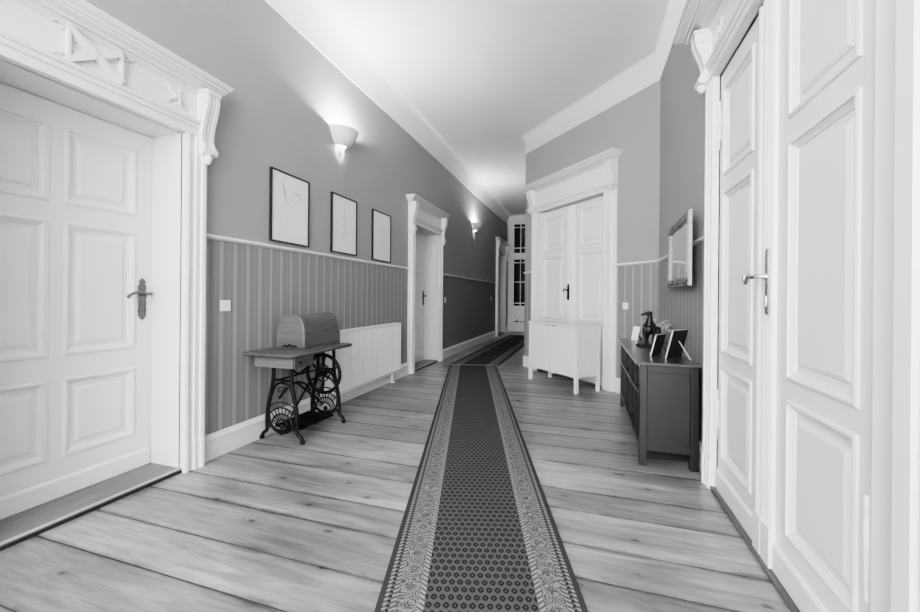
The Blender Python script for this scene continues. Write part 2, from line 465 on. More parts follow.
def surround(root, W, H, cw, cp, reveal, head=(.12,.20,.09), corn=.12, over=.0, bracket=(-.15,.0), orn=True, near=0, extra=0):
    hw = W/2; cw0 = cw
    cpz = cp/.065
    prof = [(0,-.01),(0,.045*cpz),(.10,.050*cpz),(.13,.040*cpz),(.33,.040*cpz),(.36,.052*cpz),(.56,.052*cpz),(.59,.062*cpz),(.72,.065*cpz),(.78,.05*cpz),(.80,.022*cpz),(1,.020*cpz),(1,-.01)]
    for sg in (-1, 1):
        if sg == -1 and near:
            cw = near; pf = [(0,-.01),(0,.010),(.05,.014),(.10,.010),(.30,.010),(.36,.018),(.40,.018),(.42,.045),(.46,.055),(.62,.055),(.64,.044),(.80,.044),(.82,.055),(.97,.055),(1,.04),(1,-.01)]
        else: cw = cw0; pf = prof
        m = MB(); m.prism([(sg*(hw+p*cw), q) for p, q in pf], lambda p, t: (p[0], p[1], t), .19, H+.01)
        m.prism([(sg*(hw+p*cw), q+(.006 if q > 0 else 0)) for p, q in pf], lambda p, t: (p[0], p[1], t), 0, .19)
        m.build('casing', M['white_paint'], root, smooth=25)
    jb = MB()
    for sg in (-1, 1): jb.box((sg*hw, -reveal-.04, 0), (sg*(hw+.025), .0, H+.025))
    jb.box((-hw, -reveal-.04, H), (hw, 0, H+.025))
    jb.box((-hw-.02, -reveal-.075, H-.05), (hw+.02, -reveal-.0405, H+.025))  # stops added behind the leaf to block outside light through the gap
    for sg in (-1, 1): jb.box((sg*(hw-.03), -reveal-.075, 0), (sg*(hw+.025), -reveal-.0405, H-.05))
    jb.build('jamb', M['white_paint'], root, smooth=0)
    cw = cw0; h1, h2, h3 = head; z1, z2, z3 = H+h1, H+h1+h2, H+h1+h2+h3
    a = hw+cw; aL = hw+(near or cw)
    m = MB(); m.prism([(-.01,H),(.050,H),(.054,H+.02*h1/.12),(.046,H+.025*h1/.12),(.046,H+.05*h1/.12),(.058,H+.054*h1/.12),(.058,H+.078*h1/.12),(.070,H+.084*h1/.12),(.074,H+.10*h1/.12),(.05,H+.115*h1/.12),(.03,z1),(-.01,z1)],
                      lambda p, t: (t, p[0], p[1]), -aL+.01, a-.01)
    m.build('architrave', M['white_paint'], root, smooth=25)
    m = MB(); m.box((-aL+.01,-.01,z1), (a-.01,.030,z2))
    m.prism([(.03,z2-.03),(.036,z2-.028),(.05,z2-.01),(.05,z2),(.03,z2)], lambda p, t: (t, p[0], p[1]), -aL+.1, a-.1)
    m.build('frieze', M['white_paint'], root, smooth=0)
    # cornice with returns
    hl = a+over; b = .03; c = corn
    cp_ = [(0,z2),(c*.35,z2),(c*.38,z2+.15*h3),(c*.45,z2+.2*h3),(c*.62,z2+.28*h3),(c*.66,z2+.42*h3),(c*.74,z2+.45*h3),(c*.76,z2+.62*h3),(c*.92,z2+.72*h3),(c*.95,z2+.84*h3),(c,z2+.87*h3),(c,z3),(-b-.01,z3),(-b-.01,z2)]
    hL = aL+over; hl += extra; plan = lambda d: [(-hL-d*.8,-.01),(-hL-d*.8,b+d),(hl+d*.8,b+d),(hl+d*.8,-.01)]
    m = MB(); rows = [[(x, y, z) for x, y in plan(max(d,0))] for d, z in cp_[:12]]
    m.loft([[r[i] for r in rows] for i in range(4)], False, False)
    m.add(rows[-1], [(0,1,2,3)]); m.add(rows[0], [(3,2,1,0)])
    m.build('cornice', M['white_paint'], root, smooth=25)
    # corbels
    zt = z2; zb = H+bracket[0]; bw = .095; h = zt-zb
    S = [(0,zt),(.125,zt),(.128,zt-.05*h),(.118,zt-.07*h),(.122,zt-.12*h),(.116,zt-.22*h),(.100,zt-.34*h),(.082,zt-.45*h),(.070,zt-.56*h),(.066,zt-.66*h),(.072,zt-.73*h),(.090,zt-.78*h),(.100,zt-.83*h),(.094,zt-.88*h),(.074,zt-.91*h),(.05,zt-.87*h),(.03,zt-.9*h),(0,zt-.9*h)]
    for sg in (-1, 1):
        u0 = sg*((a if sg > 0 else aL)+.004-bw*.5)+bracket[1]*sg
        m = MB(); m.prism(S, lambda p, t: (t, p[0], p[1]), u0-bw/2, u0+bw/2)
        S2 = [(q+.010 if q > .01 else 0, z) for q, z in S]
        for e in (-.36, .36): m.prism(S2[1:-4]+[(.02,zt-.88*h),(.02,zt)], lambda p, t: (t, p[0], p[1]), u0+bw*e-.012, u0+bw*e+.012)
        m.prism([(q+.006 if q > .01 else 0, z) for q, z in S][1:-4]+[(.02,zt-.88*h),(.02,zt)], lambda p, t: (t, p[0], p[1]), u0-.010, u0+.010)
        for r_, dy, zz in ((.024,.086,zt-.84*h), (.028,.096,zt-.15*h)):
            m.lathe([(0,-bw/2-.006),(r_,-bw/2-.006),(r_,bw/2+.006),(0,bw/2+.006)], (u0,dy,zz), 14, axis='x')
        m.box((u0-bw/2-.008,0,zt-.045*h), (u0+bw/2+.008,.136,zt))
        m.lathe([(0,-.15*h),(.012,-.145*h),(.026,-.10*h),(.030,-.06*h),(.024,-.02*h),(.034,0),(.030,.02*h),(0,.02*h)], (u0,.078,zb+.13*h), 12)
        m.build('corbel', M['white_paint'], root, smooth=40)
    if orn:
        zc = (z1+z2)/2-.01; s = h2*.42; m = MB(); v = .031
        bi = [0]
        def bar(p, q, w=.017, t=.022):
            bi[0] += 1; t += .0009*(bi[0] % 7)
            P = Vector((p[0],0,p[1])); Q = Vector((q[0],0,q[1])); d = (Q-P).normalized(); nn = Vector((-d.z,0,d.x))*w
            pts = [P-nn, Q-nn, Q+nn, P+nn]
            m.prism([(a_.x, a_.z) for a_ in pts], lambda p_, tt: (p_[0], tt, p_[1]), v-.004-.0003*bi[0], v+t)
        for sg in (-1, 1):
            bar((0,zc), (sg*s*1.5, zc+s)); bar((0,zc), (sg*s*1.5, zc-s)); bar((sg*s*1.45,zc+s*.9), (sg*s*1.45,zc-s*.9), .007)
            bar((sg*s*.5,zc), (sg*s*1.2,zc+s*.5), .006, .010); bar((sg*s*.5,zc), (sg*s*1.2,zc-s*.5), .006, .010)
            for q in (-1, 1):
                m.ball((sg*s*1.75, v+.004, zc+q*s*.75), .011, 6, (1.6,1,1)); m.ball((sg*s*2.15, v+.004, zc+q*s*.95), .009, 6, (1.8,1,1))
        m.build('relief_ornament', M['white_paint'], root, smooth=40)
        for sg in (-1, 1):
            m = MB(); uc = sg*((a if sg > 0 else aL)-.24)
            for q in (-1, 1): bar((uc-sg*.06, zc+q*.05), (uc+sg*.01, zc), .006, .010)
            bar((uc+sg*.02, zc-.055), (uc+sg*.02, zc+.05), .005, .010); bar((uc+sg*.02, zc+.05), (uc+sg*.075, zc-.05), .005, .010); bar((uc-sg*.01, zc-.055), (uc+sg*.075, zc-.055), .005, .010)
            m.build('relief_ornament', M['white_paint'], root, smooth=40)

def sill(root, W, reveal, out=.02, mat='sill_wood', z=.028):
    m = MB(); m.box((-W/2, -reveal-.03, -.01), (W/2, out-.02, z))
    m.prism([(out-.02,z),(out-.002,z),(out,z-.006),(out-.004,z-.014),(out-.018,z-.016),(out-.02,z-.016)], lambda p, t: (t, p[0], p[1]), -W/2, W/2)
    th = m.build('threshold', M[mat], root, smooth=30)
    if reveal > .2: MB().box((-W/2, out-.024, z-.003), (W/2, out+.001, z+.002)).build('nosing', M['nosing'], th, smooth=0)
    if reveal > .2: MB().box((-W/2, out-.02, 0), (W/2, out+.0015, z-.011)).build('riser_shade', M['dark_gap'], th, smooth=0)  # sill front coloured dark for the shadow under the nosing

def ornate_handle(leafo, x, v, z, sg, mat, hgt=.285, ll=1.0):
    """old door furniture: shaped long plate and lever pointing to sg"""
    out = [(.0,.5),(.018,.44),(.026,.40),(.018,.36),(.030,.30),(.024,.20),(.030,.12),(.032,.06),(.026,.0),(.026,-.22),(.031,-.28),(.024,-.34),(.028,-.38),(.020,-.44),(.0,-.5)]
    poly = [(x+a*.85, z+b*hgt) for a, b in out] + [(x-a*.85, z+b*hgt) for a, b in out[-2:0:-1]]
    m = MB(); m.prism(poly, lambda p, t: (p[0], t, p[1]), v, v+.008)
    zz = z+.02+.06*hgt
    m.ball((x, v+.008, z+.38*hgt), .010, 8); m.ball((x, v+.006, z-.42*hgt), .010, 8)
    for q in (-.12,-.27): m.lathe([(0,0),(.009,0),(.011,.004),(0,.006)], (x,v+.008,z+q*hgt), 12, axis='y')
    for e in (-1, 1): m.tube([(x+e*.016, v+.009, z-.05*hgt), (x+e*.017, v+.009, z-.34*hgt)], .003, 6)
    p = m.build('handle_plate', mat, leafo, smooth=40)
    m = MB(); m.lathe([(0,0),(.017,0),(.017,.006),(.011,.012),(.010,.045),(0,.05)], (x,v+.006,zz), 14, axis='y')
    m.tube(bez([(x-sg*.028,v+.046,zz-.002),(x,v+.05,zz),(x+sg*.035*ll,v+.055,zz+.010),(x+sg*.075*ll,v+.055,zz+.004),(x+sg*.105*ll,v+.052,zz-.012),(x+sg*.112*ll,v+.05,zz-.024)], 20),
           .0095, 8)
    m.ball((x+sg*.112*ll, v+.05, zz-.022), .012, 8); m.ball((x-sg*.03, v+.046, zz), .010, 8)
    m.build('lever', mat, p, smooth=60)
    return p

def hinge(leafo, x, v, z, L=.30):
    m = MB(); m.lathe([(0,-L/2),(.005,-L/2),(.008,-L/2+.02),(.007,-L/2+.05),(.0105,-L/2+.055),(.011,-.004),(.007,-.002),(.007,.002),(.011,.004),(.011,L/2-.07),(.008,L/2-.066),(.008,L/2-.06),(.0115,L/2-.055),(.010,L/2-.01),(.005,L/2),(0,L/2)], (x,v+.012,z), 14)
    m.box((x-.012,v-.004,z-.09), (x+.012,v+.004,z+.09))
    return m.build('hinge', M['white_paint'], leafo, smooth=40)

ROWS1 = [(.265,.695),(.85,1.60),(1.73,2.145)]
def single_door(name, d, frame, handle_side, dark, rec=.28, rows=ROWS1, **kw):
    c = frame; R = Matrix.Translation(c[0]) @ Matrix.Rotation(c[1], 4, 'Z')
    p = R @ Vector((d['u'],0,0)); root = struct(empty(name, p, c[1]))
    W, H = d['W'], d['H']
    surround(root, W, H, kw.get('cw',CW1), .065, rec, kw.get('head',(.12,.20,.09)), over=.0, bracket=(-.17,0), orn=kw.get('orn',False))
    sill(root, W, rec, .02)
    hw = W/2
    lf = leaf(root, -hw+.002, hw-.002, H-.004, -rec, [(-hw+.115,-.047),(.047,hw-.115)], rows)
    ornate_handle(lf, handle_side*(hw-.062), -rec, 1.165, -handle_side, dark)
    return root, lf
# u grows towards the camera on the left wall, so the far jamb is the negative side
single_door('door_1', D1, F_LEFT, -1, M['old_brass'], orn=True)
r2 = [(.265,.695),(.85,1.60),(1.73,2.145)]
single_door('door_2', D2, F_LEFT, -1, M['cast_iron'], .26, r2)
single_door('door_3', D3, F_LEFT, -1, M['cast_iron'], .26, [(.265,.695),(.85,1.63),(1.78,2.22)])

ROWS2 = [(.235,.775),(.88,1.836),(1.957,2.47)]
def double_door(name, d, frame, cw, rec, hmat, hz, active, mull=(.05,.045), lat=.11, **kw):
    R = Matrix.Translation(frame[0]) @ Matrix.Rotation(frame[1], 4, 'Z')
    root = struct(empty(name, R @ Vector((d['u'],0,0)), frame[1])); W, H = d['W'], d['H']; hw = W/2
    surround(root, W, H, cw, kw.get('cp',.055), rec, kw.get('head',(.11,.27,.08)), corn=kw.get('corn',.17), over=kw.get('over',0), bracket=kw.get('bracket',(0,0)), orn=kw.get('orn',False), near=kw.get('near',0), extra=kw.get('extra',0))
    sill(root, W, rec, kw.get('out',.035), 'dark_sill', z=.02)
    for sg in (-1, 1):
        a, b = sorted((sg*.004, sg*(hw-.002)))
        c, e = sorted((sg*(.085+lat), sg*(hw-lat+.02)))
        lf = leaf(root, a, b, H-.012, -rec, [(c, e)], ROWS2, zb=.022)
        # stile moulding next to the meeting line
        m = MB(); pr = [(.012,0),(.014,.016),(.022,.022),(.034,.018),(.040,.008),(.052,.008),(.056,.018),(.068,.022),(.080,.014),(.084,0)]
        m.prism([(sg*p, -rec+q) for p, q in pr], lambda p, t: (p[0], p[1], t), .19, H-.02)
        m.prism([(sg*.008,-rec),(sg*.008,-rec+.026),(sg*.088,-rec+.026),(sg*.088,-rec)], lambda p, t: (p[0], p[1], t), .022, .19)
        m.build('stile_moulding', M['white_paint'], lf, smooth=30)
        for z in (.48, 2.28): hinge(lf, sg*(hw-.014), -rec, z, .31)
        if sg == active: act = lf
    m = MB(); m.prism([(-.012,-rec),(-.012,-rec+.014),(-.006,-rec+.022),(.006,-rec+.022),(.012,-rec+.014),(.012,-rec)], lambda p, t: (p[0], p[1], t), .022, H-.014)
    m.build('astragal', M['white_paint'], act, smooth=40)
    return root, act
rr_, act = double_door('door_4', DR, F_RIGHT, CWR, .006, M['bright_steel'], 1.28, -1, head=(.11,.22,.085), corn=.18, orn=True, out=.036, near=.36, bracket=(-.05,.0))
# slim plate with a curled lever, on the far leaf beside the meeting line
def slim_handle(lf, x, v, z, sg, mat):
    m = MB(); m.prism([(x-.016,z-.13),(x-.010,z-.145),(x+.010,z-.145),(x+.016,z-.13),(x+.016,z+.13),(x+.008,z+.15),(x-.008,z+.15),(x-.016,z+.13)], lambda p, t: (p[0], t, p[1]), v, v+.010)
    m.tube([(x,v+.011,z-.06),(x,v+.011,z-.11)], .006, 8)
    p = m.build('handle_plate', mat, lf, smooth=40, bevel=.002)
    m = MB(); zz = z+.025; m.lathe([(0,0),(.016,0),(.014,.012),(.010,.02),(.010,.05),(0,.055)], (x,v+.008,zz), 14, axis='y')
    m.tube(bez([(x-sg*.012,v+.055,zz+.002),(x+sg*.02,v+.058,zz-.002),(x+sg*.045,v+.06,zz+.006),(x+sg*.062,v+.06,zz-.010),(x+sg*.080,v+.06,zz-.026),(x+sg*.098,v+.06,zz-.012),(x+sg*.102,v+.06,zz+.008)], 30), .009, 10)
    m.build('lever', mat, p, smooth=60)
slim_handle(act, -.058, -.006+.022, 1.275, 1, M['bright_steel'])
rd_, actd = double_door('door_5', DD, F_DIAG, CWD, .05, M['old_brass'], 1.28, 1, corn=.16, over=-.03, extra=.13)
ornate_handle(actd, .032, -.05+.02, 1.28, 1, M['cast_iron'], .25, .45)

# glazed double door at the end of the corridor
def end_door():
    root = struct(empty('door_6', (F_END[0][0], YE, 0), PI)); W = 1.30; hw = W/2; TOP = 3.84
    m = MB()
    for sg in (-1, 1): m.box((sg*hw,0,0), (sg*(hw+.10),.05,TOP)); m.box((sg*(hw+.02),.05,0), (sg*(hw+.06),.065,TOP))
    m.box((-hw-.10,0,TOP), (hw+.10,.06,TOP+.08)); m.box((-hw-.11,0,TOP+.08), (hw+.11,.08,TOP+.155))
    m.box((-hw,0,2.58), (hw,.06,2.66)); m.box((-hw,.06,2.60), (hw,.08,2.64))
    m.build('door_frame', M['white_paint'], root, smooth=25)
    def glazed(name, x0, x1, z0, z1, zs, parent, low=False):
        m = MB(); s = .10; f = .04
        xa, xb = x0+s, x1-s; xm = (xa+xb)/2
        m.box((x0,0,z0), (xa,f,z1)); m.box((xb,0,z0), (x1,f,z1)); m.box((xa,0,zs[-1]), (xb,f,z1)); m.box((xa,0,z0), (xb,f,zs[0]))
        m.box((xm-.014,.0,zs[0]), (xm+.014,.032,zs[-1]))
        for z in zs[1:-1]: m.box((xa,.0,z-.014), (xb,.032,z+.014))
        if low: panel_loops(m, xa, xb, .25, zs[0]-.22, f)
        o = m.build(name, M['white_paint'], parent, smooth=25)
        MB().box((xa,.004,zs[0]), (xb,.012,zs[-1])).build('pane', M['night_glass'], o, smooth=0)
        return o
    for sg in (-1, 1):
        a, b = sorted((sg*.003, sg*(hw-.002)))
        glazed('transom_light', a, b, 2.66, TOP, [2.70,2.87,3.57,3.76], root)
        l = glazed('door_leaf', a, b, .02, 2.58, [.90,.99,1.71,2.37,2.48], root, True)
        m = MB(); m.tube([(sg*.09,.06,.36),(sg*(hw-.10),.06,.36)], .009, 8); m.tube([(sg*(hw-.22),.05,.33),(sg*(hw-.22),.06,.44)], .016, 8); m.box((sg*(hw-.26),.04,.345), (sg*(hw-.18),.055,.375))
        m.build('push_bolt', M['cast_iron'], l, smooth=40)
end_door()

# ------------------------------------------------------------------ runners
def runner(name, pts, loc, rotz, hem_y, label):
    m = MB(); m.prism(pts, lambda p, t: (p[0], p[1], t), 0, .009)
    o = m.build(name, M['runner_weave'], smooth=0, loc=loc, rotz=rotz)
    tag(o, label, 'rug')
    if hem_y is not None:
        MB().box((-.40,hem_y-.035,.006), (.40,hem_y,.0105)).build('hem', M['rug_hem'], o, smooth=0)
    return o
ra = math.atan2(.277,.961)
cf = Vector((-1.868,6.666)); rd = Vector((-math.sin(ra), math.cos(ra)))
runner('runner_rug', [(-.405,-7.6),(.405,-7.6),(.405,0),(-.405,0)], (cf.x,cf.y,0), ra, 0, 'long patterned runner rug in the foreground with dark field and pale ornamental borders')
runner('runner_rug', [(-.42,.0),(.42,.245),(.42,5.75),(-.42,5.75)], (-1.85,6.585,0), 0, None, 'far runner rug beyond the bend, lying along the narrow corridor floor')

# ------------------------------------------------------------------ sewing table
def sewing_table():
    root = tag(empty('sewing_machine_table', (-2.335,2.82,0)), 'old treadle sewing machine table with wooden top and black cast-iron legs', 'table')
    ox, oy = -2.335, 2.82
    def lx(x): return x-ox
    def ly(y): return y-oy
    # top with moulded edge
    x0, x1, y0, y1 = lx(-2.575), lx(-2.085), ly(2.43), ly(3.27)
    prof = [(.012,.722),(.004,.728),(0,.738),(.004,.747),(.012,.750)]
    def rr(d, z):
        r = .045-d*.5; pts = []
        for cx, cy, a in ((x1-d-r,y1-d-r,0),(x0+d+r,y1-d-r,PI/2),(x0+d+r,y0+d+r,PI),(x1-d-r,y0+d+r,3*PI/2)):
            for q in range(6): pts.append((cx+r*math.cos(a+PI/2*q/5), cy+r*math.sin(a+PI/2*q/5), z))
        return pts
    m = MB(); m.loft([rr(d, z) for d, z in prof]); m.build('tabletop', M['table_wood'], root, smooth=40)
    # drawer case under the near end
    m = MB(); m.box((lx(-2.49),ly(2.502),.632), (lx(-2.115),ly(2.72),.722)); dc = m.build('drawer_case', M['table_wood'], root, smooth=0, bevel=.004)
    m = MB(); m.box((lx(-2.486),ly(2.486),.636), (lx(-2.119),ly(2.502),.718)); dr = m.build('drawer', M['drawer_wood'], dc, smooth=0, bevel=.003)
    m = MB(); m.lathe([(0,0),(.012,0),(.008,.004),(.006,.010),(.010,.014),(0,.018)], (lx(-2.113),ly(2.56),.675), 12, axis='x'); m.build('knob', M['cast_iron'], dc, smooth=50)
    cx = lx(-2.365)
    def frame(Y, flip):
        y = ly(Y); m = MB(); P = lambda a, z: (cx+a, y, z)
        for s in (-1, 1):
            m.tube(bez([P(s*.085,.725),P(s*.088,.60),P(s*.092,.50),P(s*.112,.40),P(s*.140,.28),P(s*.152,.18),P(s*.150,.10),P(s*.156,.075),P(s*.185,.055),P(s*.203,.022)], 36), .0150, 8)
            m.ball(P(s*.205,.018), .019, 10)
            m.lathe([(0,-.012),(.016,-.012),(.020,0),(.016,.012),(0,.012)], P(s*.203,.016), 12, axis='y')
            m.tube(bez([P(s*.150,.10),P(s*.11,.115),P(s*.06,.085),P(0,.06)], 16), .0125, 8)
            # oval inside
            m.tube(bez([P(s*.0,.48),P(s*.06,.46),P(s*.105,.38),P(s*.13,.27),P(s*.128,.17),P(s*.085,.10),P(0,.085)], 30), .0105, 7)
            m.tube(bez([P(s*.01,.445),P(s*.035,.43),P(s*.032,.405),P(s*.010,.412),P(s*.016,.428)], 16), .005, 6)
        m.box((cx-.12,y-.014,.708), (cx+.12,y+.014,.724))
        m.tube([P(-.09,.50),P(.09,.50)], .010, 8)
        f = m.build('side_frame', M['cast_iron'], root, smooth=50)
        m = MB()                                                  # shell shaped lattice low in the oval
        for r, n in ((.055,10), (.105,14), (.155,16), (.20,16)):
            pts = []
            for q in range(n+1):
                t = PI*(.08+.84*q/n); a, z = r*math.cos(t), .12+r*math.sin(t)
                if abs(a) < .128: pts.append(P(a, z))
            m.tube(pts, .0058, 6)
        for q in range(1, 12):
            t = PI*q/12
            for r0, r1 in ((.055,.105),(.105,.155)):
                a0, a1 = r0*math.cos(t), r1*math.cos(t)
                if abs(a1) < .12: m.tube([P(a0,.12+r0*math.sin(t)), P(a1,.12+r1*math.sin(t))], .0042, 5)
        m.ball(P(0,.12), .022, 8, (1,.5,1))
        m.build('lattice', M['cast_iron'], f, smooth=50)
    frame(2.655, 1); frame(3.225, -1)
    # braces between the frames at the wall side
    m = MB(); xb = cx-.03
    m.tube(bez([(xb,ly(2.655),.35),(xb,ly(2.74),.41),(xb,ly(2.86),.44),(xb,ly(2.98),.40),(xb,ly(3.04),.33)], 20), .010, 8)
    m.tube([(xb,ly(2.86),.44),(xb,ly(3.225),.16)], .009, 8); m.tube([(xb,ly(2.80),.17),(xb,ly(3.04),.42)], .009, 8)
    m.tube(bez([(cx+.09,ly(2.655),.60),(cx+.085,ly(2.74),.545),(cx+.07,ly(2.84),.56),(cx+.06,ly(2.9),.58)], 14), .009, 8)
    m.tube([(xb,ly(2.655),.505),(xb,ly(3.225),.505)], .008, 8)
    m.build('cross_brace', M['cast_iron'], root, smooth=50)
    # flywheel
    wy, wz, wr, wx = ly(3.07), .485, .172, lx(-2.275)
    m = MB(); ring = [(wx+wr*math.cos(2*PI*q/40), wy, wz+wr*math.sin(2*PI*q/40)) for q in range(40)]; m.tube(ring, .0155, 8, True)
    for q in range(6):
        t = 2*PI*q/6+.3
        m.tube(bez([(wx+.03*math.cos(t),wy,wz+.03*math.sin(t)),(wx+.09*math.cos(t+.25),wy,wz+.09*math.sin(t+.25)),(wx+wr*math.cos(t+.1),wy,wz+wr*math.sin(t+.1))], 10), .009, 6)
    m.lathe([(0,-.03),(.020,-.03),(.028,-.012),(.028,.012),(.020,.03),(0,.03)], (wx,wy,wz), 16, axis='y')
    ring2 = [(wx+.075*math.cos(2*PI*q/24), wy-.012, wz+.01+.075*math.sin(2*PI*q/24)) for q in range(24)]; m.tube(ring2, .006, 6, True)
    m.build('flywheel', M['cast_iron'], root, smooth=50)
    m = MB(); m.tube([(wx,wy,wz),(wx,ly(3.225),wz)], .011, 8); m.tube([(wx-.10,wy,.60),(wx-.085,wy,.715)], .010, 8); m.tube([(wx-.02,wy+.03,wz),(wx-.03,wy+.03,.715)], .013, 8)
    m.tube([(wx+.02,wy-.03,wz-.05),(wx-.06,wy-.06,.12)], .008, 8)
    m.build('pitman_rod', M['cast_iron'], root, smooth=50)
    # treadle plate
    m = MB(); ta, tb, tc, td = cx-.12, cx+.13, ly(2.74), ly(3.13)
    z = .095
    for q in range(9):
        yy = tc+(td-tc)*q/8; m.box((ta,yy-.009,z-.006), (tb,yy+.009,z+.006))
    for q in range(6):
        xx = ta+(tb-ta)*q/5; m.box((xx-.009,tc,z-.006), (xx+.009,td,z+.006))
    m.box((ta-.012,tc-.015,z-.010), (ta+.008,td+.015,z+.010)); m.box((tb-.008,tc-.015,z-.010), (tb+.012,td+.015,z+.010))
    m.box((ta,tc-.015,z-.010), (tb,tc+.004,z+.010)); m.box((ta,td-.004,z-.010), (tb,td+.015,z+.010))
    m.tube([(cx,ly(2.655),z-.012),(cx,ly(3.225),z-.012)], .010, 8)
    m.build('treadle', M['cast_iron'], root, smooth=30)
sewing_table()

def machine_case():
    X0, X1, Y0, Y1, zb = -2.525, -2.25, 2.775, 3.275, .7505; H = .280
    cx = (X0+X1)/2; hw = (X1-X0)/2
    root = tag(empty('sewing_machine_case', (cx,(Y0+Y1)/2,zb)), 'domed wooden sewing machine case standing on the treadle table', 'box')
    yl = (Y1-Y0)/2
    def arch(w, h, top=.62):
        pts = [(-w,0),(-w,h*(1-top))]
        for q in range(1, 16):
            t = PI-PI*q/16; c, s_ = math.cos(t), math.sin(t)
            pts.append((w*math.copysign(abs(c)**.75, c), h*(1-top)+h*top*abs(s_)**.85))
        return pts+[(w,h*(1-top)),(w,0)]
    A = arch(hw,H)
    m = MB(); m.prism(A, lambda p, t: (p[0], t, p[1]), -yl+.012, yl-.012); m.build('dome', M['box_wood'], root, smooth=30)
    for sg in (-1, 1):
        m = MB(); B = arch(hw+.004,H+.004); m.prism(B, lambda p, t: (p[0], t, p[1]), sg*(yl-.016), sg*yl)
        e = m.build('end_panel', M['box_end_wood'], root, smooth=30, bevel=.003)
        m = MB(); o_ = [(p[0], sg*(yl+.001), p[1]) for p in arch(hw-.004,H-.004)]; m.tube(o_, .006, 6); m.build('edge_bead', M['drawer_wood'], e, smooth=50)
    m = MB()
    for a, b in (((-hw-.008,-yl-.008),(hw+.008,-yl+.006)),((-hw-.008,yl-.006),(hw+.008,yl+.008)),((-hw-.008,-yl),(-hw+.004,yl)),((hw-.004,-yl),(hw+.008,yl))):
        m.box((a[0],a[1],0), (b[0],b[1],.022))
    m.build('base_moulding', M['box_wood'], root, smooth=0, bevel=.003)
    m = MB(); m.tube(bez([(-.075,-yl-.012,.012),(-.045,-yl-.018,.022),(-.02,-yl-.014,.012),(0,-yl-.018,.03),(.02,-yl-.014,.012),(.045,-yl-.018,.022),(.075,-yl-.012,.012)], 24), .006, 8); m.build('latch', M['cast_iron'], root, smooth=50)
machine_case()

# ------------------------------------------------------------------ radiator
def radiator():
    Y0, Y1 = 3.50, 5.11; zb, zt = .135, .82; yc = (Y0+Y1)/2
    root = tag(empty('radiator', (-2.545,yc,0)), 'white ribbed panel radiator mounted under the pictures on the left wall', 'radiator')
    y0, y1 = Y0-yc, Y1-yc; pts = []
    n = 44; w = (y1-y0-.03)/n
    for q in range(n):
        a = y0+.015+q*w
        pts += [(a,.034),(a+w*.18,.044),(a+w*.72,.044),(a+w*.9,.034)]
    poly = [(y0+.015,.026)]+pts+[(y1-.015,.026)]
    m = MB(); m.prism(poly, lambda p, t: (p[1], p[0], t), zb+.03, zt-.03)
    m.prism([(zb,.020),(zb,.036),(zb+.03,.046),(zb+.035,.046),(zb+.035,.020)], lambda p, t: (p[1], t, p[0]), y0+.006, y1-.006)
    m.prism([(zt-.035,.020),(zt-.035,.046),(zt-.03,.046),(zt-.006,.040),(zt-.006,.020)], lambda p, t: (p[1], t, p[0]), y0+.006, y1-.006)
    m.build('front_panel', M['radiator_enamel'], root, smooth=30)
    m = MB(); m.box((-.040,y0+.01,zb+.02), (-.026,y1-.01,zt-.02)); m.build('back_panel', M['radiator_enamel'], root, smooth=0)
    m = MB(); m.box((-.042,y0,zt-.03), (-.034,y1,zt)); m.box((.040,y0,zt-.03), (.047,y1,zt))
    for q in range(60):
        yy = y0+(y1-y0)*(q+.5)/60; m.box((-.036,yy-.006,zt-.012), (.042,yy+.006,zt-.002))
    m.build('top_grille', M['radiator_enamel'], root, smooth=0)
    for s, yy in ((-1,y0), (1,y1)):
        m = MB(); m.box((-.042,yy,zb+.03), (.047,yy-s*.008,zt)); m.build('side_cover', M['radiator_enamel'], root, smooth=0, bevel=.002)
    for yy in (y0+.16, y1-.16):
        m = MB(); m.box((-.016,yy-.016,.004), (.016,yy+.016,zb+.06)); m.box((-.035,yy-.03,0), (.04,yy+.03,.012)); m.build('foot', M['radiator_enamel'], root, smooth=0, bevel=.003)
radiator()

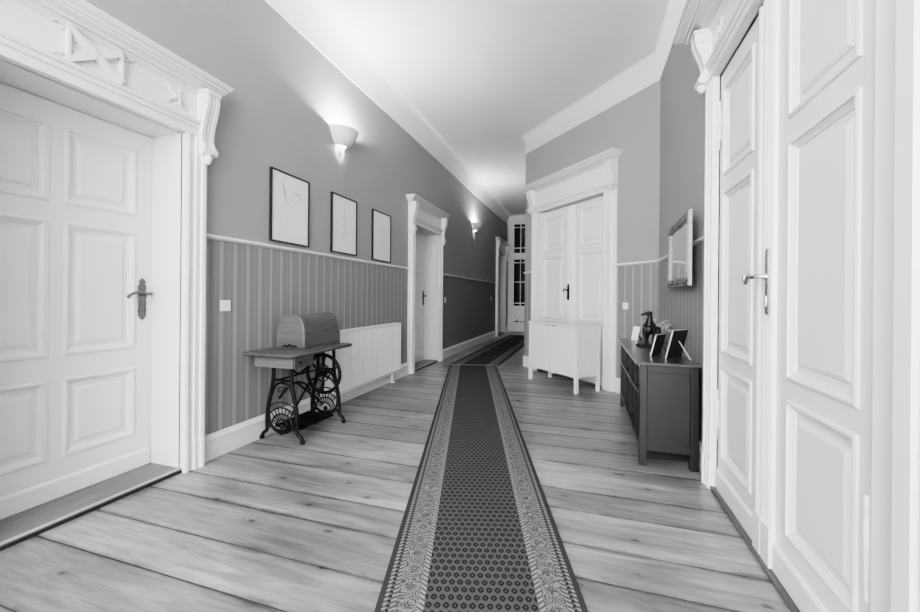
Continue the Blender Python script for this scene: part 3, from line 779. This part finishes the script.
# ------------------------------------------------------------------ pictures
def picture(y0, y1, z0, z1, kind, label):
    yc, zc = (y0+y1)/2, (z0+z1)/2; w, h = (y1-y0)/2, (z1-z0)/2
    root = tag(empty('framed_print', (XL,yc,zc)), label, 'picture', 'framed botanical drawings on the left wall')
    m = MB(); f = .013; d = .024
    m.box((.001,-w,-h), (d,-w+f,h)); m.box((.001,w-f,-h), (d,w,h)); m.box((.001,-w+f,h-f), (d,w-f,h)); m.box((.001,-w+f,-h), (d,w-f,-h+f))
    m.build('frame', M['black_frame'], root, smooth=0)
    p = MB().box((.002,-w+f,-h+f), (.014,w-f,h-f)).build('print', M['print_paper'], root, smooth=0)
    m = MB(); X = .0142
    def stroke(pts, wd):
        P = bez([(0,a,b) for a, b in pts], 16); n = len(P)
        L, R_ = [], []
        for i in range(n):
            t = (P[min(i+1,n-1)]-P[max(i-1,0)]).normalized(); nn = Vector((0,-t.z,t.y)); k = wd*(.35+.65*math.sin(PI*i/(n-1)))
            L.append((X, P[i].y+nn.y*k, P[i].z+nn.z*k)); R_.append((X, P[i].y-nn.y*k, P[i].z-nn.z*k))
        m.loft([L, R_], False, False)
    # the viewer's right is +y
    if kind == 0:
        stroke([(-.10,.22),(-.085,.16),(-.07,.10),(-.062,.04)], .012); stroke([(-.11,.24),(-.09,.18),(-.06,.09)], .004)
        stroke([(.02,.12),(.06,.155),(.11,.150),(.15,.11)], .013); stroke([(.02,.12),(.0,.09),(-.04,.02)], .003); stroke([(-.06,.04),(-.05,-.1),(-.045,-.22)], .003)
    elif kind == 1:
        stroke([(.0,.19),(.005,.05),(-.005,-.08),(-.02,-.2)], .003)
        for a, b in ((.0,.18),(.008,.13),(-.01,.08),(.01,.03),(-.012,-.01),(.012,-.05)): stroke([(a-.014,b+.018),(a,b),(a+.012,b-.018)], .010)
        stroke([(.0,-.06),(.03,-.1),(.05,-.13)], .008); stroke([(-.005,-.08),(-.03,-.12),(-.04,-.16)], .007)
    else:
        for a in (-.05, 0, .055):
            stroke([(a,.12-abs(a)),(a+.004,0),(a,-.2)], .004); stroke([(a-.01,.14-abs(a)),(a,.10),(a+.004,.06)], .009)
            stroke([(a,.04),(a+.02,.07),(a+.026,.10)], .006)
    m.build('drawing', M['pencil'], p, smooth=0)
picture(2.745,3.238,1.667,2.302,0,'black-framed botanical drawing nearest the large left door, two curved leaves at its top')
picture(3.60,4.083,1.666,2.305,1,'middle of the three black-framed drawings, a single stem of small blossoms')
picture(4.45,4.938,1.658,2.305,2,'black-framed drawing of three thin stems, above the radiator end nearest the second left door')

# ------------------------------------------------------------------ wall lamps
def sconce(y, z, label, r=.200):
    root = tag(empty('wall_sconce', (XL,y,z)), label, 'lamp', 'uplight sconces on the left wall')
    h = .165; outp = []
    for q in range(11):
        t = q/10; outp.append((.075+(r-.075)*(t**.52), -h+h*t))
    prof = outp+[(r-.004,.004),(r-.010,0)]+[(rr-.010, zz) for rr, zz in outp[-2::-1]]
    m = MB(); m.lathe([(a+.0, b) for a, b in prof], (0.002,0,0), 28, -PI/2, PI/2)
    m.build('shade', M['sconce_plaster'], root, smooth=50)
    m = MB(); m.box((0,-.05,-h+.03), (.012,.05,-.03)); bp = m.build('back_plate', M['sconce_plaster'], root, smooth=0)
    m = MB(); m.lathe([(0,-.05),(.012,-.05),(.018,-.035),(.03,0),(.026,.03),(0,.042)], (.065,0,-.085), 14); m.build('bulb', M['lit_bulb'], root, smooth=60)
    return root
sconce(3.76, 3.005, 'lit half-bowl sconce above the middle framed drawing')
sconce(9.25, 2.965, 'lit half-bowl sconce far down the left wall between the two distant doors')

# ------------------------------------------------------------------ switches
def switch(frame, u, z, w, h, label, rock=1):
    R = Matrix.Translation(frame[0]) @ Matrix.Rotation(frame[1], 4, 'Z')
    root = tag(empty('light_switch', R @ Vector((u,0,z)), frame[1]), label, 'light switch', 'white light switches')
    MB().box((-w/2,.0005,-h/2), (w/2,.010,h/2)).build('cover', M['switch_plastic'], root, smooth=0, bevel=.003)
    for q in range(rock):
        a = h*.78/rock; zc = -h*.39+a*(q+.5)
        MB().box((-w*.38,.008,zc-a*.46), (w*.38,.014,zc+a*.46)).build('rocker', M['switch_plastic'], root, smooth=0, bevel=.002)
switch(F_LEFT, -2.315, 1.115, .09, .082, 'white light switch beside the large nearest left door', 2)
switch(F_LEFT, -7.23, 1.13, .085, .11, 'light switch on the left wall just past the second left door')
switch(F_LEFT, -11.15, 1.15, .085, .11, 'tiny distant light switch before the farthest left door')
switch(F_DIAG, -2.175, 1.10, .078, .080, 'light switch on the striped wall behind the hound statuette')

# ------------------------------------------------------------------ white cabinet
def cabinet():
    s0, s1, o0, o1 = .925, 1.93, .165, .565
    c = Vector((AX,AY,0))+Vector((DX,DY,0))*(s0+s1)/2+Vector((NX,NY,0))*(o0+o1)/2
    root = tag(empty('sideboard_cabinet', c, F_DIAG[1]), 'white two-door cabinet on four short legs before the diagonal double door', 'cabinet')
    w, d, zb, zt = (s1-s0)/2, (o1-o0)/2, .20, .85; t = .02; lg = .042
    m = MB(); m.box((-w-.004,-d-.004,zt-.022), (w+.004,d+.006,zt)); m.build('top', M['cab_wood'], root, smooth=0, bevel=.003)
    for sx in (-1, 1):
        for sy in (-1, 1):
            m = MB(); m.box((sx*w,sy*d,0), (sx*(w-lg),sy*(d-lg),zt-.022)); m.build('leg', M['cab_wood'], root, smooth=0, bevel=.003)
        m = MB(); m.box((sx*(w-.006),-d+lg,zb), (sx*(w-.024),d-lg,zt-.022)); m.build('side_panel', M['cab_wood'], root, smooth=0)
        m = MB(); a, b = sorted((sx*.002, sx*(w-lg-.002))); m.box((a,d-.022,zb-.005), (b,d-.002,zt-.026)); dd = m.build('door', M['cab_wood'], root, smooth=0, bevel=.002)
        m = MB(); m.box((sx*.02,d-.010,zt-.032), (sx*.10,d+.004,zt-.025)); m.build('finger_pull', M['dark_gap'], dd, smooth=0)
    m = MB(); m.box((-w+lg,-d+lg*.3,zb), (w-lg,d-.022,zb+.018)); m.build('bottom_board', M['cab_wood'], root, smooth=0)
    m = MB(); m.box((-w+lg,-d+.006,zb), (w-lg,-d+.016,zt-.022)); m.build('back_panel', M['cab_wood'], root, smooth=0)
    m = MB(); m.box((-.02,d-.06,.17), (.02,d-.03,zb)); m.build('centre_foot', M['cab_wood'], root, smooth=0)
cabinet()

# ------------------------------------------------------------------ console
def console():
    X0, X1, Y0, Y1, zt = .375, .750, 3.10, 4.76, .745; xc, yc = (X0+X1)/2, (Y0+Y1)/2
    root = tag(empty('console_shelf', (xc,yc,0)), 'dark stained console shelf unit against the right wall with open compartments', 'console table')
    w, d = (X1-X0)/2, (Y1-Y0)/2; lg = .05
    m = MB(); m.box((-w-.030,-d-.034,zt-.022), (w+.006,d+.034,zt)); m.build('top', M['console_top'], root, smooth=0, bevel=.004)
    for sx in (-1, 1):
        for sy in (-1, 1):
            m = MB(); m.box((sx*w,sy*d,0), (sx*(w-lg),sy*(d-lg),zt-.024)); m.build('leg', M['console_wood'], root, smooth=0, bevel=.003)
    for sy in (-1, 1):
        m = MB(); y = sy*(d-.014); m.box((-w+lg,y,.15), (w-lg,y-sy*.012,zt-.05))
        m.box((-w+lg,y+sy*.010,.11), (w-lg,y-sy*.016,.17)); m.box((-w+lg,y+sy*.010,zt-.075), (w-lg,y-sy*.016,zt-.024))
        m.build('end_panel', M['console_wood'], root, smooth=0, bevel=.002)
    m = MB(); m.box((w-.024,-d+lg,.12), (w-.012,d-lg,zt-.024)); m.build('back_panel', M['console_inside'], root, smooth=0)
    for z, nm, mt in ((.12,'bottom_shelf','console_wood'), (.475,'middle_shelf','console_wood')):
        m = MB(); m.box((-w+.002,-d+lg*.6,z), (w-.024,d-lg*.6,z+.030)); m.build(nm, M[mt], root, smooth=0, bevel=.002)
    m = MB(); m.box((-w+.002,-d+lg,zt-.052), (-w+.03,d-lg,zt-.024)); m.build('front_rail', M['console_wood'], root, smooth=0)
    n = 4
    for q in range(1, n):
        y = -d+2*d*q/n
        for z0, z1 in ((.15,.475),(.505,zt-.024)):
            m = MB(); m.box((-w+.010,y-.010,z0), (w-.024,y+.010,z1)); m.build('divider', M['console_inside'], root, smooth=0)
console()
ZT = .7452

# ------------------------------------------------------------------ photo frames on the console
def photo_frame(a, b, hgt, lean, leg_end, label, edge='silver_edge', back='black_back', flip=1):
    A = Vector((a[0],a[1])); B = Vector((b[0],b[1])); e = (B-A).normalized(); w = (B-A).length/2; mid = (A+B)/2
    rz = math.atan2(e.y, e.x)
    root = tag(empty('photo_frame', (mid.x,mid.y,ZT), rz), label, 'photo frame', 'standing photo frames on the console')
    # local x along base, local -y is the back face (towards the camera)
    S = Matrix.Rotation(lean, 4, 'X')
    def tilt(m): return m.xf(S)
    f = .016; t = .010
    m = MB(); m.box((-w,0,0), (-w+f,t,hgt)); m.box((w-f,0,0), (w,t,hgt)); m.box((-w+f,0,0), (w-f,t,f)); m.box((-w+f,0,hgt-f), (w-f,t,hgt)); tilt(m).build('frame', M[edge], root, smooth=0)
    m = MB(); m.box((-w+.003,-.005,.003), (w-.003,.004,hgt-.003)); tilt(m).build('back_board', M[back], root, smooth=0)
    m = MB(); m.box((-w+f,.004,f), (w-f,.007,hgt-f)); tilt(m).build('photo', M['print_paper'], root, smooth=0)
    p = S @ Vector((0,-.006,hgt*.62)); q = Vector((0,-.03-hgt*.46,.001))
    m = MB(); k = .007
    m.loft([[(p.x-k,p.y,p.z),(p.x+k,p.y,p.z),(p.x+k,p.y-.004,p.z-.004),(p.x-k,p.y-.004,p.z-.004)],[(q.x-k*1.4,q.y+.006,q.z),(q.x+k*1.4,q.y+.006,q.z),(q.x+k*1.4,q.y,q.z),(q.x-k*1.4,q.y,q.z)]])
    m.build('easel_leg', M[leg_end], root, smooth=0)
photo_frame((.577,3.295),(.704,3.445),.225,rad(14),'silver_edge','larger black-backed photo frame at the near end of the dark console')
photo_frame((.492,3.418),(.579,3.563),.175,rad(14),'black_back','smaller black-backed photo frame next to the larger one, nearer the hound statuette')
photo_frame((.530,4.585),(.478,4.655),.15,rad(14),'black_back','little white photo frame at the far end of the console, left of the hound',edge='switch_plastic',back='black_back')

# ------------------------------------------------------------------ hound statuette
def hound():
    root = tag(empty('hound_statuette', (.558,4.06,ZT), 0), 'dark bronze statuette of a standing hound looking left, on an oval base', 'statuette')
    m = MB(); prof = [(0,0),(1.0,0),(1.03,.006),(1.0,.012),(.93,.016),(.90,.022),(0,.024)]
    m.lathe(prof, (0,0,0), 32)
    for i, p in enumerate(m.v): m.v[i] = (p[0]*.085, p[1]*.15, p[2])
    m.build('base', M['bronze'], root, smooth=40, rotz=rad(25))
    # body: limbs and trunk fused into one surface; chest towards the viewer (-y), head turned to -x
    m = MB(); T = lambda pts, r: m.tube(bez(pts, 12), r_interp(r, pts), 12)
    def r_interp(r, pts):
        n = len(bez(pts, 12)); out = []
        for i in range(n):
            t = i/(n-1)*(len(r)-1); k = min(int(t), len(r)-2); out.append(r[k]+(r[k+1]-r[k])*(t-k))
        return out
    T([(.055,.10,.178),(.045,.06,.186),(.022,.01,.186),(.002,-.045,.186),(-.004,-.075,.190)], [.030,.036,.050,.056,.034])
    m.ball((.0,-.045,.168), .046, 12, (1,1.05,1.15)); m.ball((.050,.085,.172), .040, 12)
    T([(0,-.055,.205),(.002,-.064,.250),(.004,-.066,.290),(-.002,-.068,.312)], [.042,.029,.021,.022])
    m.ball((-.006,-.068,.314), .024, 12, (1.2,.9,.9))
    T([(-.012,-.070,.314),(-.034,-.074,.310),(-.056,-.078,.304),(-.074,-.080,.299)], [.020,.015,.011,.009])
    T([(.006,-.068,.326),(.018,-.062,.322),(.026,-.058,.304)], [.008,.008,.004])
    for q in (-1, 1):
        x = q*.036
        T([(x*.9,-.058,.180),(x*1.08,-.060,.140),(x,-.062,.108),(x,-.066,.070),(x,-.068,.036),(x,-.080,.028)], [.027,.020,.014,.0105,.010,.011])
        h = .05+q*.042
        T([(h-q*.008,.088,.178),(h,.078,.140),(h+q*.002,.060,.110),(h+q*.002,.088,.080),(h+q*.002,.098,.062),(h,.090,.036),(h,.076,.028)], [.032,.028,.018,.012,.0105,.010,.011])
    T([(.060,.120,.178),(.078,.145,.13),(.092,.152,.075),(.100,.165,.05)], [.011,.008,.006,.004])
    o = m.build('hound', M['bronze'], root, smooth=180)
    rm = o.modifiers.new('fuse', 'REMESH'); rm.mode = 'VOXEL'; rm.voxel_size = .0042; rm.use_smooth_shade = True
    sm = o.modifiers.new('soft', 'SMOOTH'); sm.factor = .5; sm.iterations = 3
hound()

# ------------------------------------------------------------------ glass vase with sprigs
def vase():
    root = tag(empty('glass_vase', (.668,4.28,ZT)), 'small clear glass vase with curling dried sprigs behind the hound', 'vase')
    po = [(0,0),(.034,0),(.040,.006),(.050,.04),(.054,.07),(.046,.11),(.036,.135),(.040,.15)]
    pi = [(.0375,.15),(.0335,.135),(.0435,.11),(.0510,.07),(.047,.04),(.036,.010),(0,.008)]
    m = MB(); m.lathe(po+pi, (0,0,0), 24); m.build('vase', M['clear_glass'], root, smooth=60)
    rg = random.Random(5); m = MB()
    for q in range(12):
        a = -PI*.9+2*PI*q/12; s = rg.uniform(.55, .95); cx, cy = math.cos(a), math.sin(a)*.6
        z = rg.uniform(.14,.21)
        pts = [(cx*.01,cy*.01,.02),(cx*.02,cy*.02,.12),(cx*.07*s,cy*.06*s,z+.02),(cx*.10*s,cy*.10*s,z+.06*s),(cx*.14*s,cy*.13*s,z+.04),(cx*.145*s,cy*.135*s,z),(cx*.12*s,cy*.115*s,z-.01)]
        m.tube(bez(pts, 26), .0048, 6)
        m.ball((cx*.12*s,cy*.115*s,z-.01), .013, 6, (1,1,1.3))
    m.build('sprigs', M['sprig'], root, smooth=60)
vase()

# ------------------------------------------------------------------ mirror
def mirror():
    Y0, Y1, Z0, Z1 = 3.22, 4.15, 1.295, 1.845; yc, zc = (Y0+Y1)/2, (Z0+Z1)/2; w, h = (Y1-Y0)/2, (Z1-Z0)/2
    root = tag(empty('wall_mirror', (XR-.044,yc,zc), PI/2-rad(2.2)), 'mirror in an ornate carved silver frame on the right wall above the console', 'mirror')
    fw = .07
    MB().box((-w+fw-.01,.004,-h+fw-.01), (w-fw+.01,.012,h-fw+.01)).build('mirror_glass', M['mirror_glass'], root, smooth=0)
    prof = [(0,.001),(0,.022),(.006,.030),(.016,.030),(.022,.022),(.036,.034),(.050,.028),(.058,.016),(.066,.018),(fw,.010),(fw,.001)]
    rings = [[(-w+d,v,-h+d),(w-d,v,-h+d),(w-d,v,h-d),(-w+d,v,h-d)] for d, v in prof]
    rails = {}
    for i, (nm, mt) in enumerate((('carved_rail','dark_carving'),('frame_stile','lit_silver'),('carved_rail','dark_carving'),('frame_stile','lit_silver'))):
        m = MB(); m.loft([[r[i], r[(i+1) % 4]] for r in rings], False, False); rails[i] = m.build(nm, M[mt], root, smooth=30)
    rg = random.Random(2)
    for s in (-1, 1):
        m = MB(); n = 22
        for q in range(n):
            t = (q+.5)/n; u = -w+.02+(2*w-.04)*t; zz = s*(h-.036)
            m.ball((u, .026, zz+rg.uniform(-.012,.012)), rg.uniform(.010,.016), 6, (1.5,.6,1.1))
            m.tube([(u-.02,.026,zz-.02),(u,.032,zz+.012),(u+.02,.026,zz-.016)], .005, 5)
        for q in (-1, 1):
            m.ball((q*(w-.036), .026, s*(h-.036)), .034, 8, (1,.4,1)); m.ball((q*(w-.036), .024, s*(h-.085)), .018, 7, (.8,.5,1.6)); m.ball((q*(w-.09), .026, s*(h-.036)), .024, 7, (1.6,.5,.8))
        m.ball((0,.028,s*(h-.036)), .032, 8, (1.8,.4,.9))
        m.build('carving', M['dark_carving'], rails[0 if s < 0 else 2], smooth=60)
mirror()

# ------------------------------------------------------------------ lights
def point(name, loc, watt, radius=.05):
    l = bpy.data.lights.new(name, 'POINT'); l.energy = watt; l.shadow_soft_size = radius
    o = bpy.data.objects.new(name, l); COL.objects.link(o); o.location = loc; return o
point('sconce_light', (XL+.10,3.76,2.968), 60, .03)
point('sconce_light', (XL+.10,9.25,2.93), 36, .03)
point('sconce_light', (XL+.10,-1.75,2.97), 105, .06)
point('unseen_light', (-1.2,-1.7,2.5), 70, .35)
point('unseen_light', (.1,-2.2,1.9), 90, .45)  # added unseen lamp behind the camera, fill for the left wall
w = bpy.data.worlds.new('World'); scene.world = w; w.use_nodes = True
bg = w.node_tree.nodes.get('Background') or w.node_tree.nodes.new('ShaderNodeBackground')
bg.inputs[0].default_value = (1,1,1,1); bg.inputs[1].default_value = 8.0
o_ = w.node_tree.nodes.get('World Output') or w.node_tree.nodes.new('ShaderNodeOutputWorld')
w.node_tree.links.new(bg.outputs[0], o_.inputs[0])

# ------------------------------------------------------------------ camera
f, yaw, y0, roll = 396., .3075, 296.5, .0085
cam = bpy.data.cameras.new('camera'); co = bpy.data.objects.new('camera', cam); COL.objects.link(co)
cam.sensor_width = 36; cam.lens = f/920*36; cam.shift_y = -(306-y0)/920; cam.clip_start = .05; cam.clip_end = 60
Fw = Vector((-math.sin(yaw), math.cos(yaw), 0)); Rt = Vector((math.cos(yaw), math.sin(yaw), 0)); Up = Vector((0,0,1))
B = Matrix((Rt, Up, -Fw)).transposed().to_4x4()
co.matrix_world = Matrix.Translation((0,0,1.2)) @ B @ Matrix.Rotation(roll, 4, 'Z')
scene.camera = co
scene.view_settings.view_transform = 'Filmic'
scene.view_settings.look = 'High Contrast'
scene.view_settings.exposure = 0.5
scene.view_settings.gamma = 1.0
scene.cycles.max_bounces = 8
scene.cycles.use_denoising = True
